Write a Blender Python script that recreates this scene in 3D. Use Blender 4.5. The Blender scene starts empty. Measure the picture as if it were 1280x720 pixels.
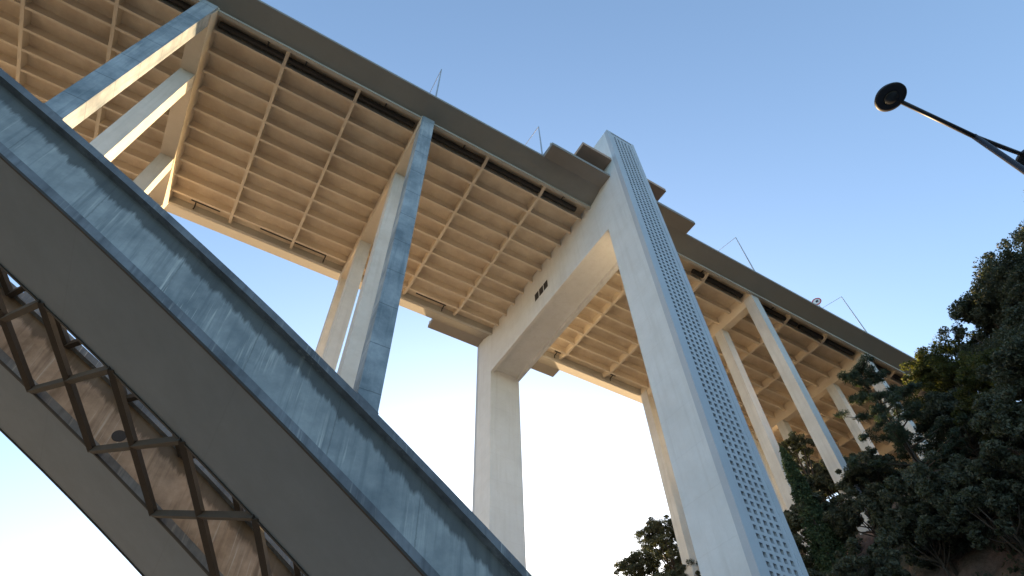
import bpy, bmesh, math, random
import numpy as np
from mathutils import Vector, Matrix, noise

S = bpy.context.scene
C = S.collection
R = math.radians

# ------------------------------------------------------------------ camera
# world: X along the bridge, Y across it, Z up; the camera is the origin, the ground 1.6 m below it
cam_d = bpy.data.cameras.new('camera')
cam = bpy.data.objects.new('camera', cam_d)
C.objects.link(cam)
r0 = Vector((0.8592734600784393, -0.5110681581141028, -0.02141164558562057))
r1 = Vector((0.38351109686467627, 0.671377249851503, -0.6341701876968717))
r2 = Vector((0.3384794814851844, 0.5367140077766656, 0.772896962388797))
r2.normalize(); r0 = (r0 - r2 * r0.dot(r2)).normalized(); r1 = r2.cross(r0)
M3 = Matrix((r0, -r1, -r2)).transposed()
cam.matrix_world = M3.to_4x4()
cam_d.sensor_width = 36.0
cam_d.lens = 731.6 / 1280 * 36
cam_d.clip_start = 0.05
cam_d.clip_end = 20000
S.camera = cam

# ------------------------------------------------------------------ world, sun, exposure
SUN_AZ, SUN_EL = 58.0, 10.0          # azimuth from +X towards +Y
w = bpy.data.worlds.new('World'); S.world = w; w.use_nodes = True
nt = w.node_tree
sky = nt.nodes.new('ShaderNodeTexSky'); sky.sky_type = 'NISHITA'; sky.sun_disc = False
sky.sun_elevation = R(SUN_EL); sky.sun_rotation = R(90 - SUN_AZ)
sky.air_density = 1.0; sky.dust_density = 1.4; sky.ozone_density = 1.9; sky.altitude = 50
nt.links.new(sky.outputs[0], nt.nodes['Background'].inputs[0])
nt.nodes['Background'].inputs[1].default_value = 0.15
sl = bpy.data.lights.new('sun', 'SUN'); sl.energy = 5.0; sl.angle = R(0.5); sl.color = (1.0, 0.68, 0.36)
sun = bpy.data.objects.new('sun', sl); C.objects.link(sun)
sd = Vector((math.cos(R(SUN_EL)) * math.cos(R(SUN_AZ)), math.cos(R(SUN_EL)) * math.sin(R(SUN_AZ)), math.sin(R(SUN_EL))))
sun.rotation_euler = sd.to_track_quat('Z', 'Y').to_euler()
S.view_settings.view_transform = 'Standard'; S.view_settings.look = 'None'
S.view_settings.exposure = 1.8; S.view_settings.gamma = 1.0; S.view_settings.use_curve_mapping = False
S.render.engine = 'CYCLES'
S.cycles.max_bounces = 10; S.cycles.diffuse_bounces = 6

# ------------------------------------------------------------------ materials
def newmat(name):
    m = bpy.data.materials.new(name); m.use_nodes = True
    return m, m.node_tree, m.node_tree.nodes['Principled BSDF']

def N(nt, t, **k):
    n = nt.nodes.new(t)
    for a, b in k.items(): setattr(n, a, b)
    return n

def mapped_noise(nt, src, scale3, scale, detail=5, rough=0.6):
    mp = N(nt, 'ShaderNodeMapping'); mp.inputs['Scale'].default_value = scale3
    nt.links.new(src, mp.inputs['Vector'])
    n = N(nt, 'ShaderNodeTexNoise'); n.inputs['Scale'].default_value = scale
    n.inputs['Detail'].default_value = detail; n.inputs['Roughness'].default_value = rough
    nt.links.new(mp.outputs[0], n.inputs['Vector'])
    return n.outputs['Fac']

def ramp(nt, fac, stops):
    r = N(nt, 'ShaderNodeValToRGB'); e = r.color_ramp.elements
    while len(e) < len(stops): e.new(0.5)
    for q, (p, c) in zip(e, stops):
        q.position = p; q.color = (c, c, c, 1) if isinstance(c, (int, float)) else (*c, 1)
    nt.links.new(fac, r.inputs[0])
    return r.outputs[0]

def mix(nt, fac, a, b, mode='MIX'):
    m = N(nt, 'ShaderNodeMix', data_type='RGBA', blend_type=mode)
    for s, v in ((m.inputs[0], fac), (m.inputs[6], a), (m.inputs[7], b)):
        if isinstance(v, (int, float)): s.default_value = v
        elif isinstance(v, tuple): s.default_value = (*v, 1)
        else: nt.links.new(v, s)
    return m.outputs[2]

def concrete(name, col, dark, blotch=0.35, streak=0.3, joints=None, white=0.0, rough=0.85, bump=0.15):
    """painted / cast concrete: broad blotches, vertical rain streaks, lift joints"""
    m, nt, b = newmat(name)
    g = N(nt, 'ShaderNodeNewGeometry').outputs['Position']
    n1 = mapped_noise(nt, g, (1, 1, 1), 0.35, 6, 0.65)
    n2 = mapped_noise(nt, g, (1, 1, 0.06), 2.2, 4, 0.6)
    n3 = mapped_noise(nt, g, (1, 1, 1), 4.0, 5, 0.7)
    c = mix(nt, ramp(nt, n1, [(0.35, 0.0), (0.7, blotch)]), col, dark)
    c = mix(nt, ramp(nt, n2, [(0.5, 0.0), (0.72, streak)]), c, dark)
    c = mix(nt, ramp(nt, n3, [(0.3, 0.12), (0.7, 0.0)]), c, dark)
    if white:
        n4 = mapped_noise(nt, g, (1, 1, 0.035), 4.5, 3, 0.75)
        n5 = mapped_noise(nt, g, (1, 1, 1), 0.22, 2, 0.5)
        k = N(nt, 'ShaderNodeMath', operation='MULTIPLY')
        nt.links.new(ramp(nt, n4, [(0.56, 0.0), (0.70, 1.0)]), k.inputs[0])
        nt.links.new(ramp(nt, n5, [(0.42, 0.0), (0.6, white)]), k.inputs[1])
        c = mix(nt, k.outputs[0], c, (0.62, 0.60, 0.55))
    if joints:
        sp = N(nt, 'ShaderNodeSeparateXYZ'); nt.links.new(g, sp.inputs[0])
        wob = N(nt, 'ShaderNodeMath', operation='MULTIPLY_ADD'); nt.links.new(n3, wob.inputs[0])
        wob.inputs[1].default_value = 0.12; nt.links.new(sp.outputs[joints[0]], wob.inputs[2])
        md = N(nt, 'ShaderNodeMath', operation='PINGPONG'); nt.links.new(wob.outputs[0], md.inputs[0])
        md.inputs[1].default_value = joints[1] / 2
        c = mix(nt, ramp(nt, md.outputs[0], [(0.0, joints[2]), (0.05, 0.0)]), c, tuple(0.5 * x for x in dark))
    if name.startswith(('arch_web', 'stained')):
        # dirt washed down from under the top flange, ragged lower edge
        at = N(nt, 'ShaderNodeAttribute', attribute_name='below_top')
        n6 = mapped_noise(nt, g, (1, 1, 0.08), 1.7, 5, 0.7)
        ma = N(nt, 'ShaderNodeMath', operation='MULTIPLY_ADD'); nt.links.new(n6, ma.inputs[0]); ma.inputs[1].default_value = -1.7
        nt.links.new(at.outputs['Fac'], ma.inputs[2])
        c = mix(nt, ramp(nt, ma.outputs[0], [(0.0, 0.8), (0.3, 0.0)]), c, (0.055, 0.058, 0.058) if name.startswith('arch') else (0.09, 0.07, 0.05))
    nt.links.new(c, b.inputs['Base Color'])
    b.inputs['Roughness'].default_value = rough
    bp = N(nt, 'ShaderNodeBump'); bp.inputs['Strength'].default_value = bump; bp.inputs['Distance'].default_value = 0.05
    nt.links.new(n3, bp.inputs['Height']); nt.links.new(bp.outputs[0], b.inputs['Normal'])
    return m

M = {}
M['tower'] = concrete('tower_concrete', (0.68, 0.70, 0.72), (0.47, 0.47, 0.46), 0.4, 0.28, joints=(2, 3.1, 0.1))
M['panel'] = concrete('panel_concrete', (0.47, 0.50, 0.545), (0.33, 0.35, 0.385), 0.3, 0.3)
M['soffit'] = concrete('deck_soffit_concrete', (0.70, 0.61, 0.49), (0.38, 0.28, 0.19), 0.6, 0.0, bump=0.1)
M['rib'] = concrete('deck_rib_concrete', (0.66, 0.58, 0.47), (0.46, 0.38, 0.28), 0.35, 0.0, bump=0.1)
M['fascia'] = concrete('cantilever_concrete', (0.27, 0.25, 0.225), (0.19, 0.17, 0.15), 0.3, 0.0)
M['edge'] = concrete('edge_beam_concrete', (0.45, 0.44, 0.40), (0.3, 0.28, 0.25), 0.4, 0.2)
M['brown'] = concrete('canopy_underside', (0.42, 0.28, 0.20), (0.3, 0.2, 0.14), 0.3, 0.0)
M['column'] = concrete('column_concrete', (0.60, 0.58, 0.55), (0.38, 0.35, 0.31), 0.5, 0.4)
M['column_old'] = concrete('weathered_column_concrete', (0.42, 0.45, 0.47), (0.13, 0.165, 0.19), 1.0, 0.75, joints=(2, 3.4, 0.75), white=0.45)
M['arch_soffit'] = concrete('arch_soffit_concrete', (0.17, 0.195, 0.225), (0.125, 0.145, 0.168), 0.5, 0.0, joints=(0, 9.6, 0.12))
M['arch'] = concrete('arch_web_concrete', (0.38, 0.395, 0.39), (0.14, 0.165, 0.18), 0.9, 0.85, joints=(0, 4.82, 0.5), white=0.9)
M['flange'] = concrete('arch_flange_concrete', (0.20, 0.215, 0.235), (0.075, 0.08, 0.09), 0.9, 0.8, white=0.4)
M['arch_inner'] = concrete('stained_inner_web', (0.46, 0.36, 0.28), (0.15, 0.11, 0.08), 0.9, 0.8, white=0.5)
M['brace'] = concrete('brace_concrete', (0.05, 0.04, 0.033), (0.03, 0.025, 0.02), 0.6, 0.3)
def plain(name, col, rough=0.6, metal=0.0):
    m, nt, b = newmat(name)
    g = N(nt, 'ShaderNodeNewGeometry').outputs['Position']
    n = mapped_noise(nt, g, (1, 1, 1), 6, 4)
    nt.links.new(mix(nt, ramp(nt, n, [(0.3, 0.0), (0.8, 0.5)]), col, tuple(x * 0.6 for x in col)), b.inputs['Base Color'])
    b.inputs['Roughness'].default_value = rough; b.inputs['Metallic'].default_value = metal
    return m
M['pipe'] = plain('dark_pipe_iron', (0.025, 0.022, 0.02))
M['void'] = plain('opening_shade_black', (0.022, 0.02, 0.02))  # near black stands in for the shade inside openings
M['steel'] = plain('galvanised_steel', (0.42, 0.44, 0.46), 0.45, 0.4)
M['black'] = plain('black_painted_steel', (0.012, 0.013, 0.02), 0.5)
M['lens'] = plain('lamp_glass', (0.02, 0.022, 0.026), 0.3)
M['white'] = plain('white_sign_face', (0.75, 0.75, 0.75), 0.5)
M['red'] = plain('red_sign_paint', (0.5, 0.03, 0.03), 0.5)
M['asphalt'] = plain('asphalt', (0.055, 0.053, 0.05), 0.9)
M['paint'] = plain('road_paint', (0.75, 0.75, 0.72), 0.7)
M['bounce_ground'] = plain('warm_bounce_ground', (0.50, 0.36, 0.22), 0.9)  # warm pale tone for the added bounce surface
M['kerb'] = plain('kerb_granite', (0.35, 0.33, 0.30), 0.8)
M['bark'] = plain('bark', (0.06, 0.045, 0.032), 0.9)

def ground_mat():
    m, nt, b = newmat('ground')
    g = N(nt, 'ShaderNodeNewGeometry').outputs['Position']
    n = mapped_noise(nt, g, (1, 1, 1), 0.06, 8, 0.7)
    n2 = mapped_noise(nt, g, (1, 1, 1), 1.4, 6, 0.7)
    c = mix(nt, ramp(nt, n, [(0.42, 0.0), (0.6, 1.0)]), (0.07, 0.065, 0.05), (0.045, 0.05, 0.03))
    c = mix(nt, ramp(nt, n2, [(0.4, 0.0), (0.7, 0.5)]), c, (0.04, 0.035, 0.025))
    nt.links.new(c, b.inputs['Base Color']); b.inputs['Roughness'].default_value = 0.95
    return m
M['ground'] = ground_mat()
def hill_mat():
    m, nt, b = newmat('hillside_earth')
    g = N(nt, 'ShaderNodeNewGeometry').outputs['Position']
    n = mapped_noise(nt, g, (1, 1, 1), 0.12, 8, 0.7)
    n2 = mapped_noise(nt, g, (1, 1, 1), 1.1, 6, 0.7)
    c = mix(nt, ramp(nt, n, [(0.45, 0.0), (0.6, 1.0)]), (0.22, 0.135, 0.10), (0.08, 0.075, 0.05))
    c = mix(nt, ramp(nt, n2, [(0.4, 0.0), (0.7, 0.6)]), c, (0.03, 0.022, 0.015))
    nt.links.new(c, b.inputs['Base Color']); b.inputs['Roughness'].default_value = 0.95
    bp = N(nt, 'ShaderNodeBump'); bp.inputs['Strength'].default_value = 0.8; bp.inputs['Distance'].default_value = 0.5
    nt.links.new(n2, bp.inputs['Height']); nt.links.new(bp.outputs[0], b.inputs['Normal'])
    return m
M['hill'] = hill_mat()
def water_mat():
    m, nt, b = newmat('river_water')
    b.inputs['Base Color'].default_value = (0.03, 0.05, 0.055, 1); b.inputs['Roughness'].default_value = 0.12
    g = N(nt, 'ShaderNodeNewGeometry').outputs['Position']
    n = mapped_noise(nt, g, (1, 1, 1), 0.8, 6)
    bp = N(nt, 'ShaderNodeBump'); bp.inputs['Strength'].default_value = 0.5; bp.inputs['Distance'].default_value = 0.3
    nt.links.new(n, bp.inputs['Height']); nt.links.new(bp.outputs[0], b.inputs['Normal'])
    return m
M['water'] = water_mat()
def leaf_mat(name, c1, c2, trans=0.16):
    m, nt, b = newmat(name)
    oi = N(nt, 'ShaderNodeNewGeometry')
    v = mix(nt, oi.outputs['Random Per Island'], c1, c2)
    nt.links.new(v, b.inputs['Base Color']); b.inputs['Roughness'].default_value = 0.7
    b.inputs['Specular IOR Level'].default_value = 0.25
    t = N(nt, 'ShaderNodeBsdfTranslucent')
    tc = mix(nt, 1.0, v, (1.7, 1.9, 0.7), 'MULTIPLY'); nt.links.new(tc, t.inputs[0])
    ms = N(nt, 'ShaderNodeMixShader'); ms.inputs[0].default_value = trans
    nt.links.new(b.outputs[0], ms.inputs[1]); nt.links.new(t.outputs[0], ms.inputs[2])
    nt.links.new(ms.outputs[0], nt.nodes['Material Output'].inputs[0])
    return m
M['leaf_dark'] = leaf_mat('dark_broad_leaves', (0.045, 0.054, 0.038), (0.085, 0.09, 0.062))
M['leaf_mid'] = leaf_mat('mid_green_leaves', (0.035, 0.042, 0.02), (0.09, 0.09, 0.034), 0.4)
M['needle'] = leaf_mat('pine_needles', (0.035, 0.05, 0.038), (0.06, 0.08, 0.055), 0.2)
M['cypress'] = leaf_mat('cypress_scales', (0.028, 0.05, 0.028), (0.05, 0.08, 0.04), 0.15)

# ------------------------------------------------------------------ mesh helpers
class MB:
    def __init__(s): s.v = []; s.f = []; s.m = []
    def add(s, vs, fs, mi=0):
        o = len(s.v); s.v += [tuple(p) for p in vs]; s.f += [tuple(i + o for i in f) for f in fs]; s.m += [mi] * len(fs)
    def box(s, x0, x1, y0, y1, z0, z1, mi=0):
        v = [(x, y, z) for z in (z0, z1) for y in (y0, y1) for x in (x0, x1)]
        s.add(v, [(0, 2, 3, 1), (4, 5, 7, 6), (0, 1, 5, 4), (2, 6, 7, 3), (0, 4, 6, 2), (1, 3, 7, 5)], mi)
    def prism_x(s, prof, x0, x1, mi=0):
        """prof: (y, z) points counter-clockwise seen from +X"""
        n = len(prof)
        v = [(x0, y, z) for y, z in prof] + [(x1, y, z) for y, z in prof]
        f = [(i, i + n, (i + 1) % n + n, (i + 1) % n) for i in range(n)]
        f += [tuple(range(n)), tuple(reversed(range(n, 2 * n)))]
        s.add(v, f, mi)
    def tube(s, pts, rads, seg=10, mi=0):
        o = len(s.v); pts = [Vector(p) for p in pts]
        up = Vector((0.13, 0.21, 0.97))
        for i, p in enumerate(pts):
            d = (pts[min(i + 1, len(pts) - 1)] - pts[max(i - 1, 0)]).normalized()
            a = d.cross(up)
            if a.length < 1e-3: a = d.cross(Vector((1, 0, 0)))
            a.normalize(); b = d.cross(a)
            r = rads[i] if isinstance(rads, (list, tuple)) else rads
            for k in range(seg):
                t = 2 * math.pi * k / seg
                s.v.append(tuple(p + a * math.cos(t) * r + b * math.sin(t) * r))
        for i in range(len(pts) - 1):
            for k in range(seg):
                s.f.append((o + i * seg + k, o + i * seg + (k + 1) % seg, o + (i + 1) * seg + (k + 1) % seg, o + (i + 1) * seg + k)); s.m.append(mi)
        s.f.append(tuple(o + k for k in range(seg))); s.m.append(mi)
        s.f.append(tuple(o + (len(pts) - 1) * seg + k for k in reversed(range(seg)))); s.m.append(mi)
    def lathe(s, c, prof, seg=28, mi=0, tilt=None):
        o = len(s.v)
        for r, z in prof:
            for k in range(seg):
                t = 2 * math.pi * k / seg
                p = Vector((r * math.cos(t), r * math.sin(t), z))
                if tilt: p = tilt @ p
                s.v.append((c[0] + p.x, c[1] + p.y, c[2] + p.z))
        for i in range(len(prof) - 1):
            for k in range(seg):
                s.f.append((o + i * seg + k, o + i * seg + (k + 1) % seg, o + (i + 1) * seg + (k + 1) % seg, o + (i + 1) * seg + k)); s.m.append(mi)
        s.f.append(tuple(o + k for k in reversed(range(seg)))); s.m.append(mi)
        s.f.append(tuple(o + (len(prof) - 1) * seg + k for k in range(seg))); s.m.append(mi)
    def build(s, name, mat, parent=None, smooth=False):
        me = bpy.data.meshes.new(name); me.from_pydata(s.v, [], s.f)
        mats = mat if isinstance(mat, (list, tuple)) else [mat]
        for m in mats: me.materials.append(m)
        if len(mats) > 1: me.polygons.foreach_set('material_index', s.m)
        bm = bmesh.new(); bm.from_mesh(me); bmesh.ops.recalc_face_normals(bm, faces=bm.faces); bm.to_mesh(me); bm.free()
        if smooth: me.polygons.foreach_set('use_smooth', [True] * len(me.polygons))
        o = bpy.data.objects.new(name, me); C.objects.link(o)
        if parent: o.parent = parent
        return o

def empty(name, loc=(0, 0, 0)):
    o = bpy.data.objects.new(name, None); o.location = loc; C.objects.link(o); return o
def tag(o, label=None, cat=None, group=None, kind=None):
    if label: o['label'] = label
    if cat: o['category'] = cat
    if group: o['group'] = group
    if kind: o['kind'] = kind
    return o
def box(name, mat, parent, *a):
    m = MB(); m.box(*a); return m.build(name, mat, parent)

# ------------------------------------------------------------------ terrain
GZ = -1.6
def smooth(a, b, t):
    t = min(1, max(0, (t - a) / (b - a))); return t * t * (3 - 2 * t)
def hill_h(x, y):
    far = max(0.0, y - 44)
    u = x - 0.42 * far + 3.0 * noise.noise(Vector((x * 0.05, y * 0.05, 0))) - 5 * smooth(-5, -60, y)
    pts = [(20, 0), (32, 3), (38, 11), (45, 20), (52, 27), (62, 34), (80, 44), (100, 53), (115, 57.5), (160, 60), (400, 62)]
    h = 0
    if u <= pts[0][0]: h = 0
    else:
        h = pts[-1][1]
        for (a, ha), (b, hb) in zip(pts, pts[1:]):
            if u < b: h = ha + (hb - ha) * (u - a) / (b - a); break
    h *= 1 - 0.93 * smooth(62, 120, y)
    h += (1.6 * noise.noise(Vector((x * 0.12, y * 0.12, 3))) + 0.9 * noise.noise(Vector((x * 0.35, y * 0.35, 7))) + 0.45 * noise.noise(Vector((x * 0.9, y * 0.9, 1)))) * min(1, h / 6)
    return GZ + max(0.0, h)

g = MB(); g.add([(-6000, -6000, GZ - 0.3), (6000, -6000, GZ - 0.3), (6000, 6000, GZ - 0.3), (-6000, 6000, GZ - 0.3)], [(0, 1, 2, 3)])
tag(g.build('ground', M['ground']), kind='structure')
g = MB(); nx, ny = 300, 300
xs = [18 + 380 * (i / nx) ** 1.7 for i in range(nx + 1)]; ys = [-160 + 320 * j / ny for j in range(ny + 1)]
vs = [(x, y, hill_h(x, y) - (0.35 if hill_h(x, y) <= GZ + 0.01 else 0)) for y in ys for x in xs]
g.add(vs, [(j * (nx + 1) + i, j * (nx + 1) + i + 1, (j + 1) * (nx + 1) + i + 1, (j + 1) * (nx + 1) + i) for j in range(ny) for i in range(nx)])
tag(g.build('hillside', M['hill'], smooth=True), kind='structure')
# riverside road past the camera, pavement, river
g = MB(); g.box(-5, 6.5, -400, 400, GZ - 0.25, GZ); tag(g.build('road', M['asphalt']), kind='structure')
g = MB()
for k in range(-60, 60): g.box(0.68, 0.82, k * 6, k * 6 + 3, GZ + 0.004, GZ + 0.008)
g.box(-4.75, -4.6, -360, 360, GZ + 0.004, GZ + 0.008); g.box(6.1, 6.25, -360, 360, GZ + 0.004, GZ + 0.008)
tag(g.build('road_markings', M['paint']), kind='structure')
g = MB(); g.box(6.5, 18, -400, 400, GZ - 0.25, GZ + 0.12); g.box(-9, -5, -400, 400, GZ - 0.25, GZ + 0.12)
tag(g.build('pavement', M['kerb']), kind='structure')
g = MB(); g.box(-150, -9.5, 48, 700, GZ - 0.25, GZ + 0.05)  # unseen pale ground added to bounce warm sunlight onto the deck underside
tag(g.build('bounce_ground', M['bounce_ground']), kind='structure')
g = MB(); g.box(-240, -40, -3000, 3000, GZ - 0.28, GZ - 0.2); tag(g.build('river', M['water']), kind='structure')

# ------------------------------------------------------------------ the bridge
bridge = empty('arch_bridge', (27.8, 35.25, GZ))
tag(bridge, 'huge concrete arch bridge with ribbed deck, twin arch ribs and a perforated portal tower', 'bridge')
def P(mb, name, mat, parent=None):
    o = mb.build(name, mat) if isinstance(mb, MB) else mb
    o.parent = parent or bridge
    o.matrix_parent_inverse = Matrix.Translation(-Vector(bridge.location)) if (parent is None) else Matrix.Identity(4)
    return o
# Children keep world coordinates in their mesh; bridge origin is undone by the parent inverse.
YN, YF = 24.1, 46.4          # inner faces of the two edge beams' lips
X0, X1 = -300.0, 128.0
YM = 35.25

deck = MB(); deck.box(X0, X1, YN + 0.34, YF - 0.34, 56.05, 57.0); deck = P(deck, 'deck', M['soffit'])
road = MB(); road.box(X0, X1, 24.6, 45.9, 57.004, 57.06); P(road, 'road_surface', M['asphalt'], deck)
for s in (1, -1):
    Y = lambda y: y if s == 1 else 2 * YM - y
    m = MB(); m.box(X0, X1, *sorted((Y(YN), Y(YN + 0.34))), 55.0, 57.0); P(m, 'edge_beam', M['edge'], deck)
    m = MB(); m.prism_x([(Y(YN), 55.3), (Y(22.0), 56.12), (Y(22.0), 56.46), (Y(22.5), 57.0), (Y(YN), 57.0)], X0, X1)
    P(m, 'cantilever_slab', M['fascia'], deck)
    m = MB(); m.box(X0, X1, *sorted((Y(22.68), Y(22.84))), 57.0, 57.65); P(m, 'parapet', M['edge'], deck)
for k in range(10):
    y = 26.0 + 2.055 * k
    m = MB(); m.box(X0, X1, y - 0.12, y + 0.12, 55.03, 56.05); P(m, 'stringer', M['rib'], deck)

TRX = [-297.3 + 0 * i for i in range(0)]
bents_arch = [6.05 - 20.65 * k for k in range(0, 12)]          # bents standing on the arch
bents_land = [50.95, 72.15, 93.35, 113.5]
bent_all = sorted(bents_arch + bents_land)
trib = []
for a in bents_arch: trib += [a - 6.9, a - 13.75]
trib += [13.2, 20.15, 36.4, 43.8]
for a, b in zip(bents_land, bents_land[1:]): trib += [a + (b - a) / 3, a + 2 * (b - a) / 3]
for x in sorted(trib):
    m = MB()
    m.prism_x([(YN + 0.34, 55.45), (26.0, 55.0), (44.5, 55.0), (YF - 0.34, 55.45), (YF - 0.34, 56.05), (YN + 0.34, 56.05)], x - 0.15, x + 0.15)
    P(m, 'transverse_rib', M['rib'], deck)
# drain pipes hung below the slab, near and far, broken at the bents, with bent outlets
for side in (0, 1):
    y = 25.45 if side == 0 else 45.15
    rr = 0.3 if side == 0 else 0.12
    xs_ = [-45, -35.3, -14.6, 6.05, 25.6]
    segs = [(a + 0.9, b - 0.9) for a, b in zip(xs_, xs_[1:])] + [(42.0, 50.0), (52.0, 60), (60.6, 71.2), (73, 84)]
    if side: segs = [(-12.0, -9.0), (-4.6, 3.0), (14.5, 18.6), (35.0, 35.9), (44.3, 45.2)]
    for a, b in segs:
        m = MB(); m.tube([(a, y, 55.62), (b, y, 55.62)], rr, 10)
        p_ = P(m, 'drain_pipe', M['pipe'])
    outs = [-9.5, -6.0, 1.9, 10.5, 22.6, 43.0, 55.0] if side == 0 else [-11.5, 3.0, 18.4, 35.4, 44.8]
    for a in outs:
        yo = y - 0.9 if side == 0 else y + 0.75
        m = MB(); m.tube([(a, y, 55.6), (a, yo, 55.5), (a, yo, 55.15)], 0.075, 8); P(m, 'drain_outlet', M['pipe'])

# arch ribs --------------------------------------------------------
XC = -108.6
def zb(x): return 52.6 - 0.0029 * (x - XC) ** 2
def th(x): return 4.85 - 0.0195 * min(abs(x - 0), 0) - 0.02 * max(0.0, (abs(XC) - abs(x - XC)))
def zt(x): return zb(x) + max(2.7, th(x))
axs = [XC + 136.5 * (-1 + 2 * i / 110) for i in range(111)]
def rib_solid(y0, y1, lo, hi, x_list=axs):
    m = MB(); n = len(x_list)
    v = []
    for x in x_list:
        a, b = lo(x), hi(x); v += [(x, y0, a), (x, y1, a), (x, y1, b), (x, y0, b)]
    f = []
    for i in range(n - 1):
        for k in range(4):
            f.append((i * 4 + k, i * 4 + (k + 1) % 4, (i + 1) * 4 + (k + 1) % 4, (i + 1) * 4 + k))
    f += [(0, 1, 2, 3), tuple((n - 1) * 4 + k for k in (3, 2, 1, 0))]
    m.add(v, f); return m
ribs = []
for y0, y1 in ((23.6, 31.4), (39.3, 47.1)):
    wm = rib_solid(y0 + 0.5, y1 - 0.5, lambda x: zb(x) + 0.62, lambda x: zt(x) - 0.5)
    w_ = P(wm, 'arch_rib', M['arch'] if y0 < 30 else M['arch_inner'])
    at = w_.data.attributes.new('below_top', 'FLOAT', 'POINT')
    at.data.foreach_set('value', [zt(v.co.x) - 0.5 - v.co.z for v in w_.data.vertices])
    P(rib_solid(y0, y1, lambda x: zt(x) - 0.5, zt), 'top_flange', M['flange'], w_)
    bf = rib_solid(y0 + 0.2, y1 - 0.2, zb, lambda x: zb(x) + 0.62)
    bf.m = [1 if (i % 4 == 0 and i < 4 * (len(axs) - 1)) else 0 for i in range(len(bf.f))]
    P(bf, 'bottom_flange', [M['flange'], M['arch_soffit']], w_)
    for ya, yb_ in ((y0 + 0.16, y0 + 0.3), (y1 - 0.3, y1 - 0.16)):
        P(rib_solid(ya, yb_, lambda x: zb(x) - 0.09, lambda x: zb(x) + 0.06), 'drip_edge', M['brace'], w_)
    ribs.append(w_)
# X bracing between the ribs, lower and upper plane
def bar(mb, a, b, w, h):
    a, b = Vector(a), Vector(b); d = (b - a).normalized()
    s = d.cross(Vector((0, 0, 1))).normalized(); u = s.cross(d)
    v = []
    for p in (a, b):
        for i, j in ((-1, -1), (1, -1), (1, 1), (-1, 1)): v.append(p + s * i * w / 2 + u * j * h / 2)
    mb.add(v, [(0, 1, 2, 3), (7, 6, 5, 4), (0, 4, 5, 1), (1, 5, 6, 2), (2, 6, 7, 3), (3, 7, 4, 0)])
nodes = [-1.4 + 4.82 * k for k in range(-22, 5)]
for a, b in zip(nodes, nodes[1:]):
    for off, lab in ((0.05, 0), (3.9, 1)):
        o_ = lambda x: zb(x) + (off if lab == 0 else max(2.0, zt(x) - zb(x) - 0.6))
        m = MB()
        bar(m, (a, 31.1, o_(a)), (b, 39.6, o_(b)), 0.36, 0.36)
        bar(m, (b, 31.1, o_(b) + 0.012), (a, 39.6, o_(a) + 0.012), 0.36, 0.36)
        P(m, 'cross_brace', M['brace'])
# round access port in the far rib's inner web, seen between the braces
m = MB(); m.lathe((-5.36, 39.80, 23.77), [(0.42, -0.02), (0.42, 0.03)], 24, tilt=Matrix.Rotation(R(90), 3, 'X')); P(m, 'access_port', M['void'])

# bents ------------------------------------------------------------
YC = [(23.78, 25.08), (29.85, 31.15), (39.35, 40.65), (45.42, 46.72)]
for x in bents_arch:
    top = 53.3
    m = MB(); m.box(x - 0.68, x + 0.68, 24.0, 46.5, top, 56.38); P(m, 'crosshead', M['rib'])
    if zt(x) > top - 0.3: continue
    for i, (a, b) in enumerate(YC):
        m = MB(); m.box(x - 0.62, x + 0.62, a, b, 0, top if a > 24 and b < 46.5 else 55.0)
        m.v = [(px, py, zt(px) - 0.1) if pz == 0 else (px, py, pz) for px, py, pz in m.v]
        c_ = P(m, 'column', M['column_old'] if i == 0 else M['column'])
        m = MB(); m.box(x - 0.65, x + 0.65, a - 0.03, b + 0.03, 0, 1)
        m.v = [(px, py, zt(px) - 0.1 + (0.35 if pz else 0)) for px, py, pz in m.v]
        P(m, 'column_foot', M['flange'], c_)
YL = [(24.35, 25.65), (30.0, 31.2), (39.3, 40.5), (44.85, 46.1)]
for x in bents_land:
    m = MB(); m.box(x - 0.5, x + 0.5, 24.5, 46.0, 54.0, 56.38); P(m, 'crosshead', M['rib'])
    for a, b in YL:
        m = MB(); m.box(x - 0.62, x + 0.62, a, b, hill_h(x, (a + b) / 2) - 3, 54.0 if a > 24.5 and b < 46 else 55.0); P(m, 'column', M['column'])

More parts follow.
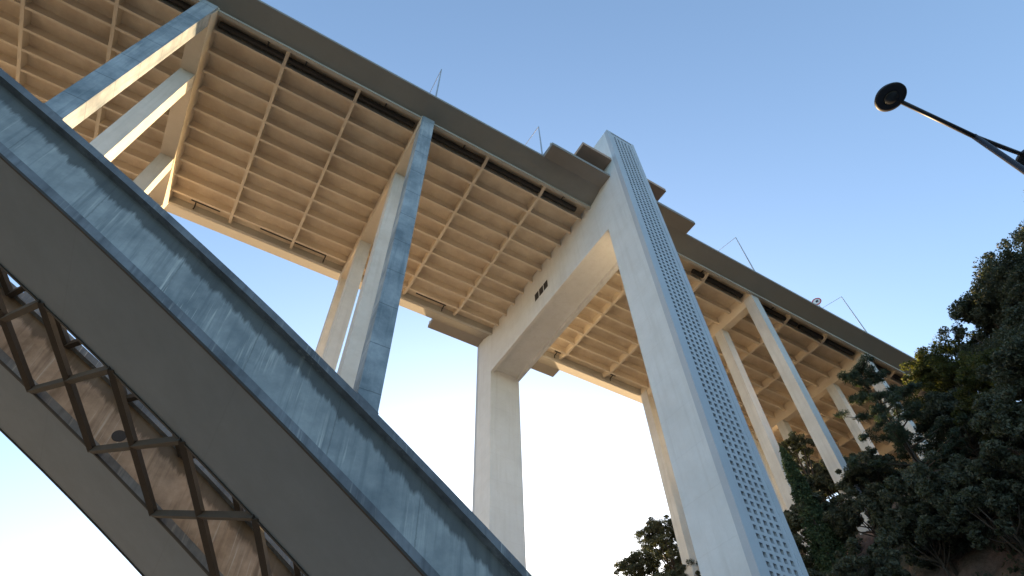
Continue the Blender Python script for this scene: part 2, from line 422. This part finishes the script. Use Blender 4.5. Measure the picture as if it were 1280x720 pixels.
# portal -----------------------------------------------------------
TX0, TX1 = 25.8, 29.8
def hole_panel(y, depth, sgn):
    """perforated facing: 5 columns of square pockets, real recesses"""
    m = MB()
    xs_ = [26.35]; 
    for k in range(5): c = 26.84 + 0.512 * k; xs_ += [c - 0.14, c + 0.14]
    xs_.append(29.35)
    zs_ = [-1.5]
    for k in range(131): c = -1.1 + 0.5 * k; zs_ += [c - 0.155, c + 0.155]
    zs_.append(64.8)
    nz, nx_ = len(zs_), len(xs_)
    v = [(x, y, z) for z in zs_ for x in xs_]; f = []
    for j in range(nz - 1):
        for i in range(nx_ - 1):
            if i % 2 == 1 and j % 2 == 1: continue
            f.append((j * nx_ + i, j * nx_ + i + 1, (j + 1) * nx_ + i + 1, (j + 1) * nx_ + i))
    m.add(v, f)
    yb = y + sgn * depth
    for j in range(1, nz - 1, 2):
        for i in range(1, nx_ - 1, 2):
            a, b, c, d = xs_[i], xs_[i + 1], zs_[j], zs_[j + 1]
            m.add([(a, y, c), (b, y, c), (b, y, d), (a, y, d), (a, yb, c), (b, yb, c), (b, yb, d), (a, yb, d)],
                  [(0, 4, 5, 1), (1, 5, 6, 2), (2, 6, 7, 3), (3, 7, 4, 0)], 0)
            m.add([(a, yb - sgn * 0.002, c), (b, yb - sgn * 0.002, c), (b, yb - sgn * 0.002, d), (a, yb - sgn * 0.002, d)], [(0, 1, 2, 3)], 1)  # pocket backs near black, the shade inside put into their colour
    me = bpy.data.meshes.new('perforated_panel'); me.from_pydata(m.v, [], m.f)
    me.materials.append(M['panel']); me.materials.append(M['void']); me.polygons.foreach_set('material_index', m.m)
    o = bpy.data.objects.new('perforated_panel', me); C.objects.link(o); return o
for s in (1, -1):
    Y = lambda y: y if s == 1 else 2 * 34.45 - y
    bx = lambda m, x0, x1, a, b, z0, z1: m.box(x0, x1, *sorted((Y(a), Y(b))), z0, z1)
    m = MB(); bx(m, TX0, TX1, 19.3, 22.5, GZ - 1, 65.0); t = P(m, 'portal_tower', M['tower'])
    for a, b in ((TX0, TX0 + 0.55), (TX1 - 0.45, TX1)):
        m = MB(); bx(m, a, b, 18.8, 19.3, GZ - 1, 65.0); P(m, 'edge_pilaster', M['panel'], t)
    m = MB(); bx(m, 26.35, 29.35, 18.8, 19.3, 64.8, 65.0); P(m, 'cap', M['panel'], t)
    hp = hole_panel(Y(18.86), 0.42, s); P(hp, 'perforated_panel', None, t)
# portal beam with recessed underside
beam = MB(); beam.box(TX0, TX1, 22.5, 46.4, 49.25, 56.38); beam = P(beam, 'portal_beam', M['tower'])
for a, b in ((TX0, TX0 + 0.42), (TX1 - 0.42, TX1)):
    m = MB(); m.box(a, b, 22.5, 46.4, 48.75, 49.25); P(m, 'beam_rim', M['tower'], beam)
for k in range(3):
    m = MB(); y = 33.3 + 0.95 * k; m.box(TX0 - 0.03, TX0 + 0.3, y, y + 0.76, 51.2, 52.35, 0)
    v_ = P(m, 'vent_opening', M['void'], beam)

# viewing platforms beside the towers and the canopy above them
for s in (1, -1):
    Y = lambda y: y if s == 1 else 2 * YM - y
    bx = lambda m, x0, x1, a, b, z0, z1: m.box(x0, x1, *sorted((Y(a), Y(b))), z0, z1)
    m = MB(); m.prism_x([(Y(YN - 0.01), 55.27), (Y(22.0), 56.09), (Y(20.35), 56.09), (Y(20.35), 56.6), (Y(YN - 0.01), 57.1)], 18.4, 38.0)
    pl = P(m, 'platform', M['fascia'])
    m = MB(); bx(m, 18.4, 38.0, 20.6, 20.8, 56.6, 57.0); P(m, 'platform_kerb', M['edge'], pl)
    m = MB(); bx(m, 22.0, 33.6, 19.5, 26.0, 58.4, 58.95); cn = P(m, 'canopy', M['brown'])
    m = MB(); bx(m, 23.4, 32.2, 21.9, 25.2, 57.11, 58.38); P(m, 'canopy_wall', M['edge'], cn)

# ------------------------------------------------------------------ lamps on the deck
def deck_lamp(x, ytop, ztop, label, dy=3.2, dz=0.8):
    t = empty('deck_lamp', (x, 22.72, 57.0)); tag(t, label, 'lamp post', 'slender lamp posts along the bridge edge')
    m = MB(); m.tube([(0, 0, 0), (0, 0, ztop - 57.0)], [0.10, 0.06], 10); m.build('mast', M['steel'], t)
    m = MB(); m.tube([(0, 0, ztop - 57.0), (0, dy, ztop - 57.0 + dz)], [0.035, 0.025], 8); m.build('arm', M['steel'], t)
    m = MB(); m.lathe((0, dy, ztop - 57.0 + dz - 0.05), [(0.03, 0.12), (0.2, 0.06), (0.22, -0.02), (0.12, -0.06)], 18); m.build('lamp_head', M['steel'], t)
    return t
deck_lamp(6.0, 0, 66.2, 'thin deck lamp post standing over the inner arch bent', 3.6, -0.4)
deck_lamp(18.8, 0, 65.5, 'thin deck lamp post just left of the viewing platform', 3.6, 0.6)
deck_lamp(50.8, 0, 65.7, 'thin deck lamp post right of the perforated tower', 3.6, 0.7)
deck_lamp(72.6, 0, 65.9, 'farthest thin deck lamp post, nearest the dark trees', 3.6, 0.7)
t = empty('traffic_sign', (63.2, 22.75, 57.0)); tag(t, 'small round red and white traffic sign on the bridge deck', 'traffic sign')
m = MB(); m.tube([(0, 0, 0), (0, 0, 2.2)], 0.05, 8); m.build('post', M['steel'], t)
Rt = Matrix.Rotation(R(-90), 3, 'Y') @ Matrix.Rotation(R(20), 3, 'X')
m = MB(); m.lathe((-0.06, 0, 2.35), [(0.62, -0.02), (0.62, 0.02)], 28, tilt=Rt); d_ = m.build('sign_disc', M['white'], t)
m = MB(); o = len(m.v)
for r_ in (0.62, 0.46):
    for k in range(28):
        a = 2 * math.pi * k / 28; p = Rt @ Vector((r_ * math.cos(a), r_ * math.sin(a), 0.03)); m.v.append((p.x - 0.06, p.y, p.z + 2.35))
for k in range(28): m.f.append((k, (k + 1) % 28, 28 + (k + 1) % 28, 28 + k)); m.m.append(0)
m.build('red_ring', M['red'], d_)
m = MB()
bar(m, (-0.1, -0.25, 2.35), (-0.1, 0.25, 2.35), 0.03, 0.3); m.build('sign_mark', M['black'], d_)

# ------------------------------------------------------------------ double street lamp near the camera
base = Vector((8.97, -0.40, GZ + 0.12)); PT = 9.0
sl_ = empty('street_lamp', base); tag(sl_, 'tall double-armed black street lamp with round disc heads against the sky', 'street lamp')
H = PT - base.z
m = MB(); m.tube([(0, 0, 0), (0, 0, 1.0), (0, 0, 1.02), (0, 0, H)], [0.11, 0.10, 0.06, 0.045], 14); m.build('pole', M['black'], sl_, True)
c10, s10 = math.cos(R(10)), math.sin(R(10))
for sg in (-1, 1):
    ex, ey, ez = sg * 1.6 * c10, -sg * 1.6 * s10, 0.3
    dx = Vector((ex, ey, 0)).normalized()
    m = MB(); m.tube([(0, 0, H - 0.03), Vector((ex, ey, H + ez)) - dx * 0.16], [0.04, 0.035], 12); m.build('arm', M['black'], sl_, True)
    m = MB(); m.lathe((ex, ey, H + ez), [(0.03, 0.13), (0.10, 0.12), (0.21, 0.06), (0.245, 0.0), (0.245, -0.03), (0.20, -0.035)], 36)
    h_ = m.build('lamp_head', M['black'], sl_, True)
    m = MB(); m.lathe((ex, ey, H + ez), [(0.12, -0.036), (0.10, -0.06), (0.03, -0.075)], 24); m.build('lens', M['lens'], h_, True)

# ------------------------------------------------------------------ trees
def leaves(rng, clumps, per, leaf, squash=0.75, aspect=0.6):
    """clumps: array (n,4) centre+radius -> quads"""
    V = []
    n = len(clumps)
    idx = np.repeat(np.arange(n), per)
    d = rng.normal(size=(n * per, 3)); d /= np.linalg.norm(d, axis=1, keepdims=True)
    rr = rng.random(n * per) ** 0.45
    p = clumps[idx, :3] + d * (rr * clumps[idx, 3])[:, None] * np.array([1, 1, squash])
    a = rng.normal(size=(n * per, 3)); a /= np.linalg.norm(a, axis=1, keepdims=True)
    b = np.cross(a, rng.normal(size=(n * per, 3))); b /= np.linalg.norm(b, axis=1, keepdims=True)
    sz = leaf * (0.45 + 1.3 * rng.random(n * per) ** 2)[:, None]
    a = a * sz; b = b * sz * aspect
    v = np.stack([p - a, p - b * 0.9, p + a, p + b * 0.9], 1).reshape(-1, 3)
    return v
def leaf_object(name, v, mat, parent=None):
    me = bpy.data.meshes.new(name); n = len(v) // 4
    me.vertices.add(len(v)); me.vertices.foreach_set('co', v.astype(np.float32).ravel())
    me.loops.add(len(v)); me.loops.foreach_set('vertex_index', np.arange(len(v), dtype=np.int32))
    me.polygons.add(n); me.polygons.foreach_set('loop_start', np.arange(0, 4 * n, 4, dtype=np.int32))
    me.polygons.foreach_set('loop_total', np.full(n, 4, dtype=np.int32))
    me.materials.append(mat); me.update(calc_edges=True)
    o = bpy.data.objects.new(name, me); C.objects.link(o)
    if parent: o.parent = parent
    return o
def broadleaf(name, loc, h, cr, label, seed, mat='leaf_dark', nc=190, per=250, leaf=0.09, group=None, dens=1.0):
    rng = np.random.default_rng(seed); rd = random.Random(seed)
    t = empty(name, loc); tag(t, label, 'tree', group)
    m = MB(); th_ = h * 0.55
    lean = (rd.uniform(-.06, .06) * h, rd.uniform(-.06, .06) * h)
    tip = Vector((lean[0], lean[1], th_))
    m.tube([(0, 0, -1.5), (lean[0] * .3, lean[1] * .3, th_ * .4), tip, (lean[0] * 1.2, lean[1] * 1.2, h * .85)], [0.045 * h * .6, 0.03 * h * .6, 0.02 * h * .6, 0.02], 8)
    cl = []
    cz = h * 0.66; ch = h * 0.36
    nl = 13
    lobes = []
    for k in range(nl):
        a = 2 * math.pi * k / nl + rd.uniform(-.4, .4); el = rd.uniform(-.5, 1.1)
        q = Vector((math.cos(a) * math.cos(el) * cr * .72, math.sin(a) * math.cos(el) * cr * .72, cz + math.sin(el) * ch * .75))
        q += Vector((lean[0], lean[1], 0)) * .8
        lobes.append(q); s0 = Vector((lean[0] * .7, lean[1] * .7, th_ * rd.uniform(.45, .95)))
        m.tube([s0, s0.lerp(q, .55) + Vector((0, 0, -.1 * cr)), q], [0.011 * h, 0.007 * h, 0.02], 6)
    m.build('trunk', M['bark'], t, True)
    for k in range(int(nc * dens * (cr / 3.4) ** 2)):
        q = lobes[rd.randrange(nl)]; u = rng.normal(size=3); u /= np.linalg.norm(u)
        r_ = cr * .5 * rd.uniform(.1, 1.0) ** .6
        cl.append([q.x + u[0] * r_, q.y + u[1] * r_, q.z + u[2] * r_ * .8, cr * rd.uniform(.08, .19)])
    leaf_object('crown', leaves(rng, np.array(cl), per, leaf), M[mat], t)
    return t
def cypress(loc, h, r, label, seed):
    rng = np.random.default_rng(seed); t = empty('cypress_tree', loc); tag(t, label, 'tree')
    m = MB(); m.tube([(0, 0, -1), (0, 0, h * .8)], [0.22, 0.04], 8); m.build('trunk', M['bark'], t, True)
    cl = []
    for k in range(240):
        z = rng.random() ** 0.8; a = rng.random() * 6.283; rr = r * (1 - z) ** .7 * (0.55 + 0.4 * rng.random()) * min(1, .35 + z * 5)
        cl.append([rr * math.cos(a), rr * math.sin(a), h * (.06 + .92 * z), .26 + .28 * (1 - z)])
    leaf_object('crown', leaves(rng, np.array(cl), 90, 0.11, 1.8, .4), M['cypress'], t)
def pine(loc, h, cr, label, seed, nb=26):
    rng = np.random.default_rng(seed); rd = random.Random(seed)
    t = empty('pine_tree', loc); tag(t, label, 'tree')
    m = MB(); m.tube([(0, 0, -1.5), (.15, .1, h * .5), (.05, .3, h)], [0.26, 0.17, 0.03], 8)
    cl = []
    for k in range(nb):
        z = h * (.3 + .68 * k / nb); a = rd.uniform(0, 6.283); L = cr * (1 - .75 * (z / h - .3) / .7) * rd.uniform(.6, 1.1)
        e = Vector((math.cos(a) * L, math.sin(a) * L, z + L * .25))
        m.tube([(0.1, .1, z), e * .5 + Vector((0, 0, z * .5)), e], [0.07, 0.045, 0.02], 6)
        for q in range(6):
            f = rd.uniform(.45, 1.05); cl.append([e.x * f + rd.uniform(-.35, .35), e.y * f + rd.uniform(-.35, .35), z + (e.z - z) * f + rd.uniform(-.1, .3), rd.uniform(.25, .5)])
    m.build('trunk', M['bark'], t, True)
    leaf_object('crown', leaves(rng, np.array(cl), 110, 0.17, .6, .16), M['needle'], t)

def ray_pt(az, dist): return (dist * math.cos(R(az)), dist * math.sin(R(az)))
def tree_at(az, el_top, dist, cr, label, seed, kind='broadleaf_tree', mat='leaf_dark', hmin=5, hmax=16, **k):
    """stand a tree on the hillside on the bearing az, reaching elevation el_top"""
    x, y = ray_pt(az, dist); g0 = hill_h(x, y); top = dist * math.tan(R(el_top))
    h = min(hmax, max(hmin, top - g0))
    z0 = min(g0, g0) if top - g0 <= hmax else g0
    broadleaf(kind, (x, y, z0), h, cr, label, seed, mat=mat, **k)
    return h, top - g0
GRP = 'trees of the dark hillside thicket'
report = []
TL = [
 # az, el_top, dist, crown radius, label
 (-4.5, 37.4, 47, 6.2, 'tallest dark tree, its crown cut by the right edge under the street lamp', 11, 'leaf_dark', 24),
 (2.8, 37.6, 50, 4.6, 'dark tree stepping down left of the tallest tree at right', 12, 'leaf_dark', 20),
 (7.8, 35.2, 52, 3.8, 'dark tree with a small pale tuft against the sky', 13, 'leaf_dark', 18),
 (13.2, 33.4, 54, 3.8, 'rounded dark tree with yellow-green edge touching the deck end', 14, 'leaf_mid', 18),
 (11.0, 31.5, 46, 3.6, 'dark tree with yellowish leaves just below the rounded one', 15, 'leaf_mid', 18),
 (28.9, 32.3, 62, 2.6, 'small round-topped tree behind the cypress tip', 16, 'leaf_dark', 16),
 (46.3, 25.4, 80, 4.2, 'round-crowned tree against white sky left of the far column', 17, 'leaf_dark', 16),
 (42.8, 27.8, 82, 4.4, 'taller tree half hidden by the far column behind the tower', 18, 'leaf_dark', 20),
 (51.6, 21.6, 85, 2.4, 'tiny distant tree top at the bottom edge left of the far trees', 19, 'leaf_dark', 14),
]
for az, el, d, cr, lab, sd_, mt, hm in TL:
    report.append((az,) + tree_at(az, el, d, cr, lab, sd_, mat=mt, hmax=hm))
TH = 'dark shaded tree within the hillside thicket at lower right'
fill = [(3, 33, 44, 4), (8, 31, 42, 3.6), (16, 30, 50, 3.2), (2, 28, 38, 3.6), (7, 26, 36, 3.2), (12, 28, 41, 3.4),
        (18, 26, 44, 3.2), (22, 25.5, 46, 2.8), (26, 26.5, 50, 2.6), (30, 27, 52, 2.6), (33, 24.5, 52, 2.6), (24, 28, 56, 2.8), (14, 22, 36, 2.4), (27.5, 23, 43, 2.6),
        (31.5, 22, 45, 2.6), (41, 24, 70, 3), (36, 24.5, 66, 3), (27.5, 28.5, 60, 2.8), (26.8, 28.6, 64, 3.2), (25.4, 28.5, 61, 3.0), (17, 24.5, 41, 2.2), (22.5, 23.5, 45, 2.4), (47, 22.5, 70, 3.2), (44, 23, 68, 3.2), (-2, 33, 42, 4), (-0.5, 36.3, 53, 5), (1.5, 36.5, 56, 5), (6.5, 34.5, 57, 4.5), (5.5, 34, 48, 4)]
for i, (az, el, d, cr) in enumerate(fill):
    report.append((az,) + tree_at(az, el, d, cr, TH, 40 + i, group=GRP, hmax=15, hmin=4))
for r_ in report: print('tree', [round(q, 1) for q in r_])
x, y = ray_pt(20.0, 47); pine((x, y, hill_h(x, y)), 36.2 and 47 * math.tan(R(35.2)) - hill_h(x, y), 4.6, 'feathery pine in front of the white columns near the deck end', 31, 44)
x, y = ray_pt(30.0, 50); g0 = hill_h(x, y); cypress((x, y, g0), 50 * math.tan(R(31.3)) - g0, 1.5, 'narrow pointed dark green cypress beside the perforated tower', 33)

# undergrowth over the slope
rng = np.random.default_rng(5); cl = []
for k in range(3000):
    x = 30 + rng.random() ** 1.3 * 60; y = -20 + rng.random() * 93
    if noise.noise(Vector((x * 0.14, y * 0.14, 9))) < -0.16: continue
    h = hill_h(x, y)
    if h < 0: continue
    cl.append([x, y, h + 0.3, 0.5 + 0.7 * rng.random()])
tag(leaf_object('undergrowth', leaves(rng, np.array(cl), 110, 0.13), M['leaf_dark']), 'dark scrub and ivy covering the shaded slope', 'undergrowth', kind='stuff')
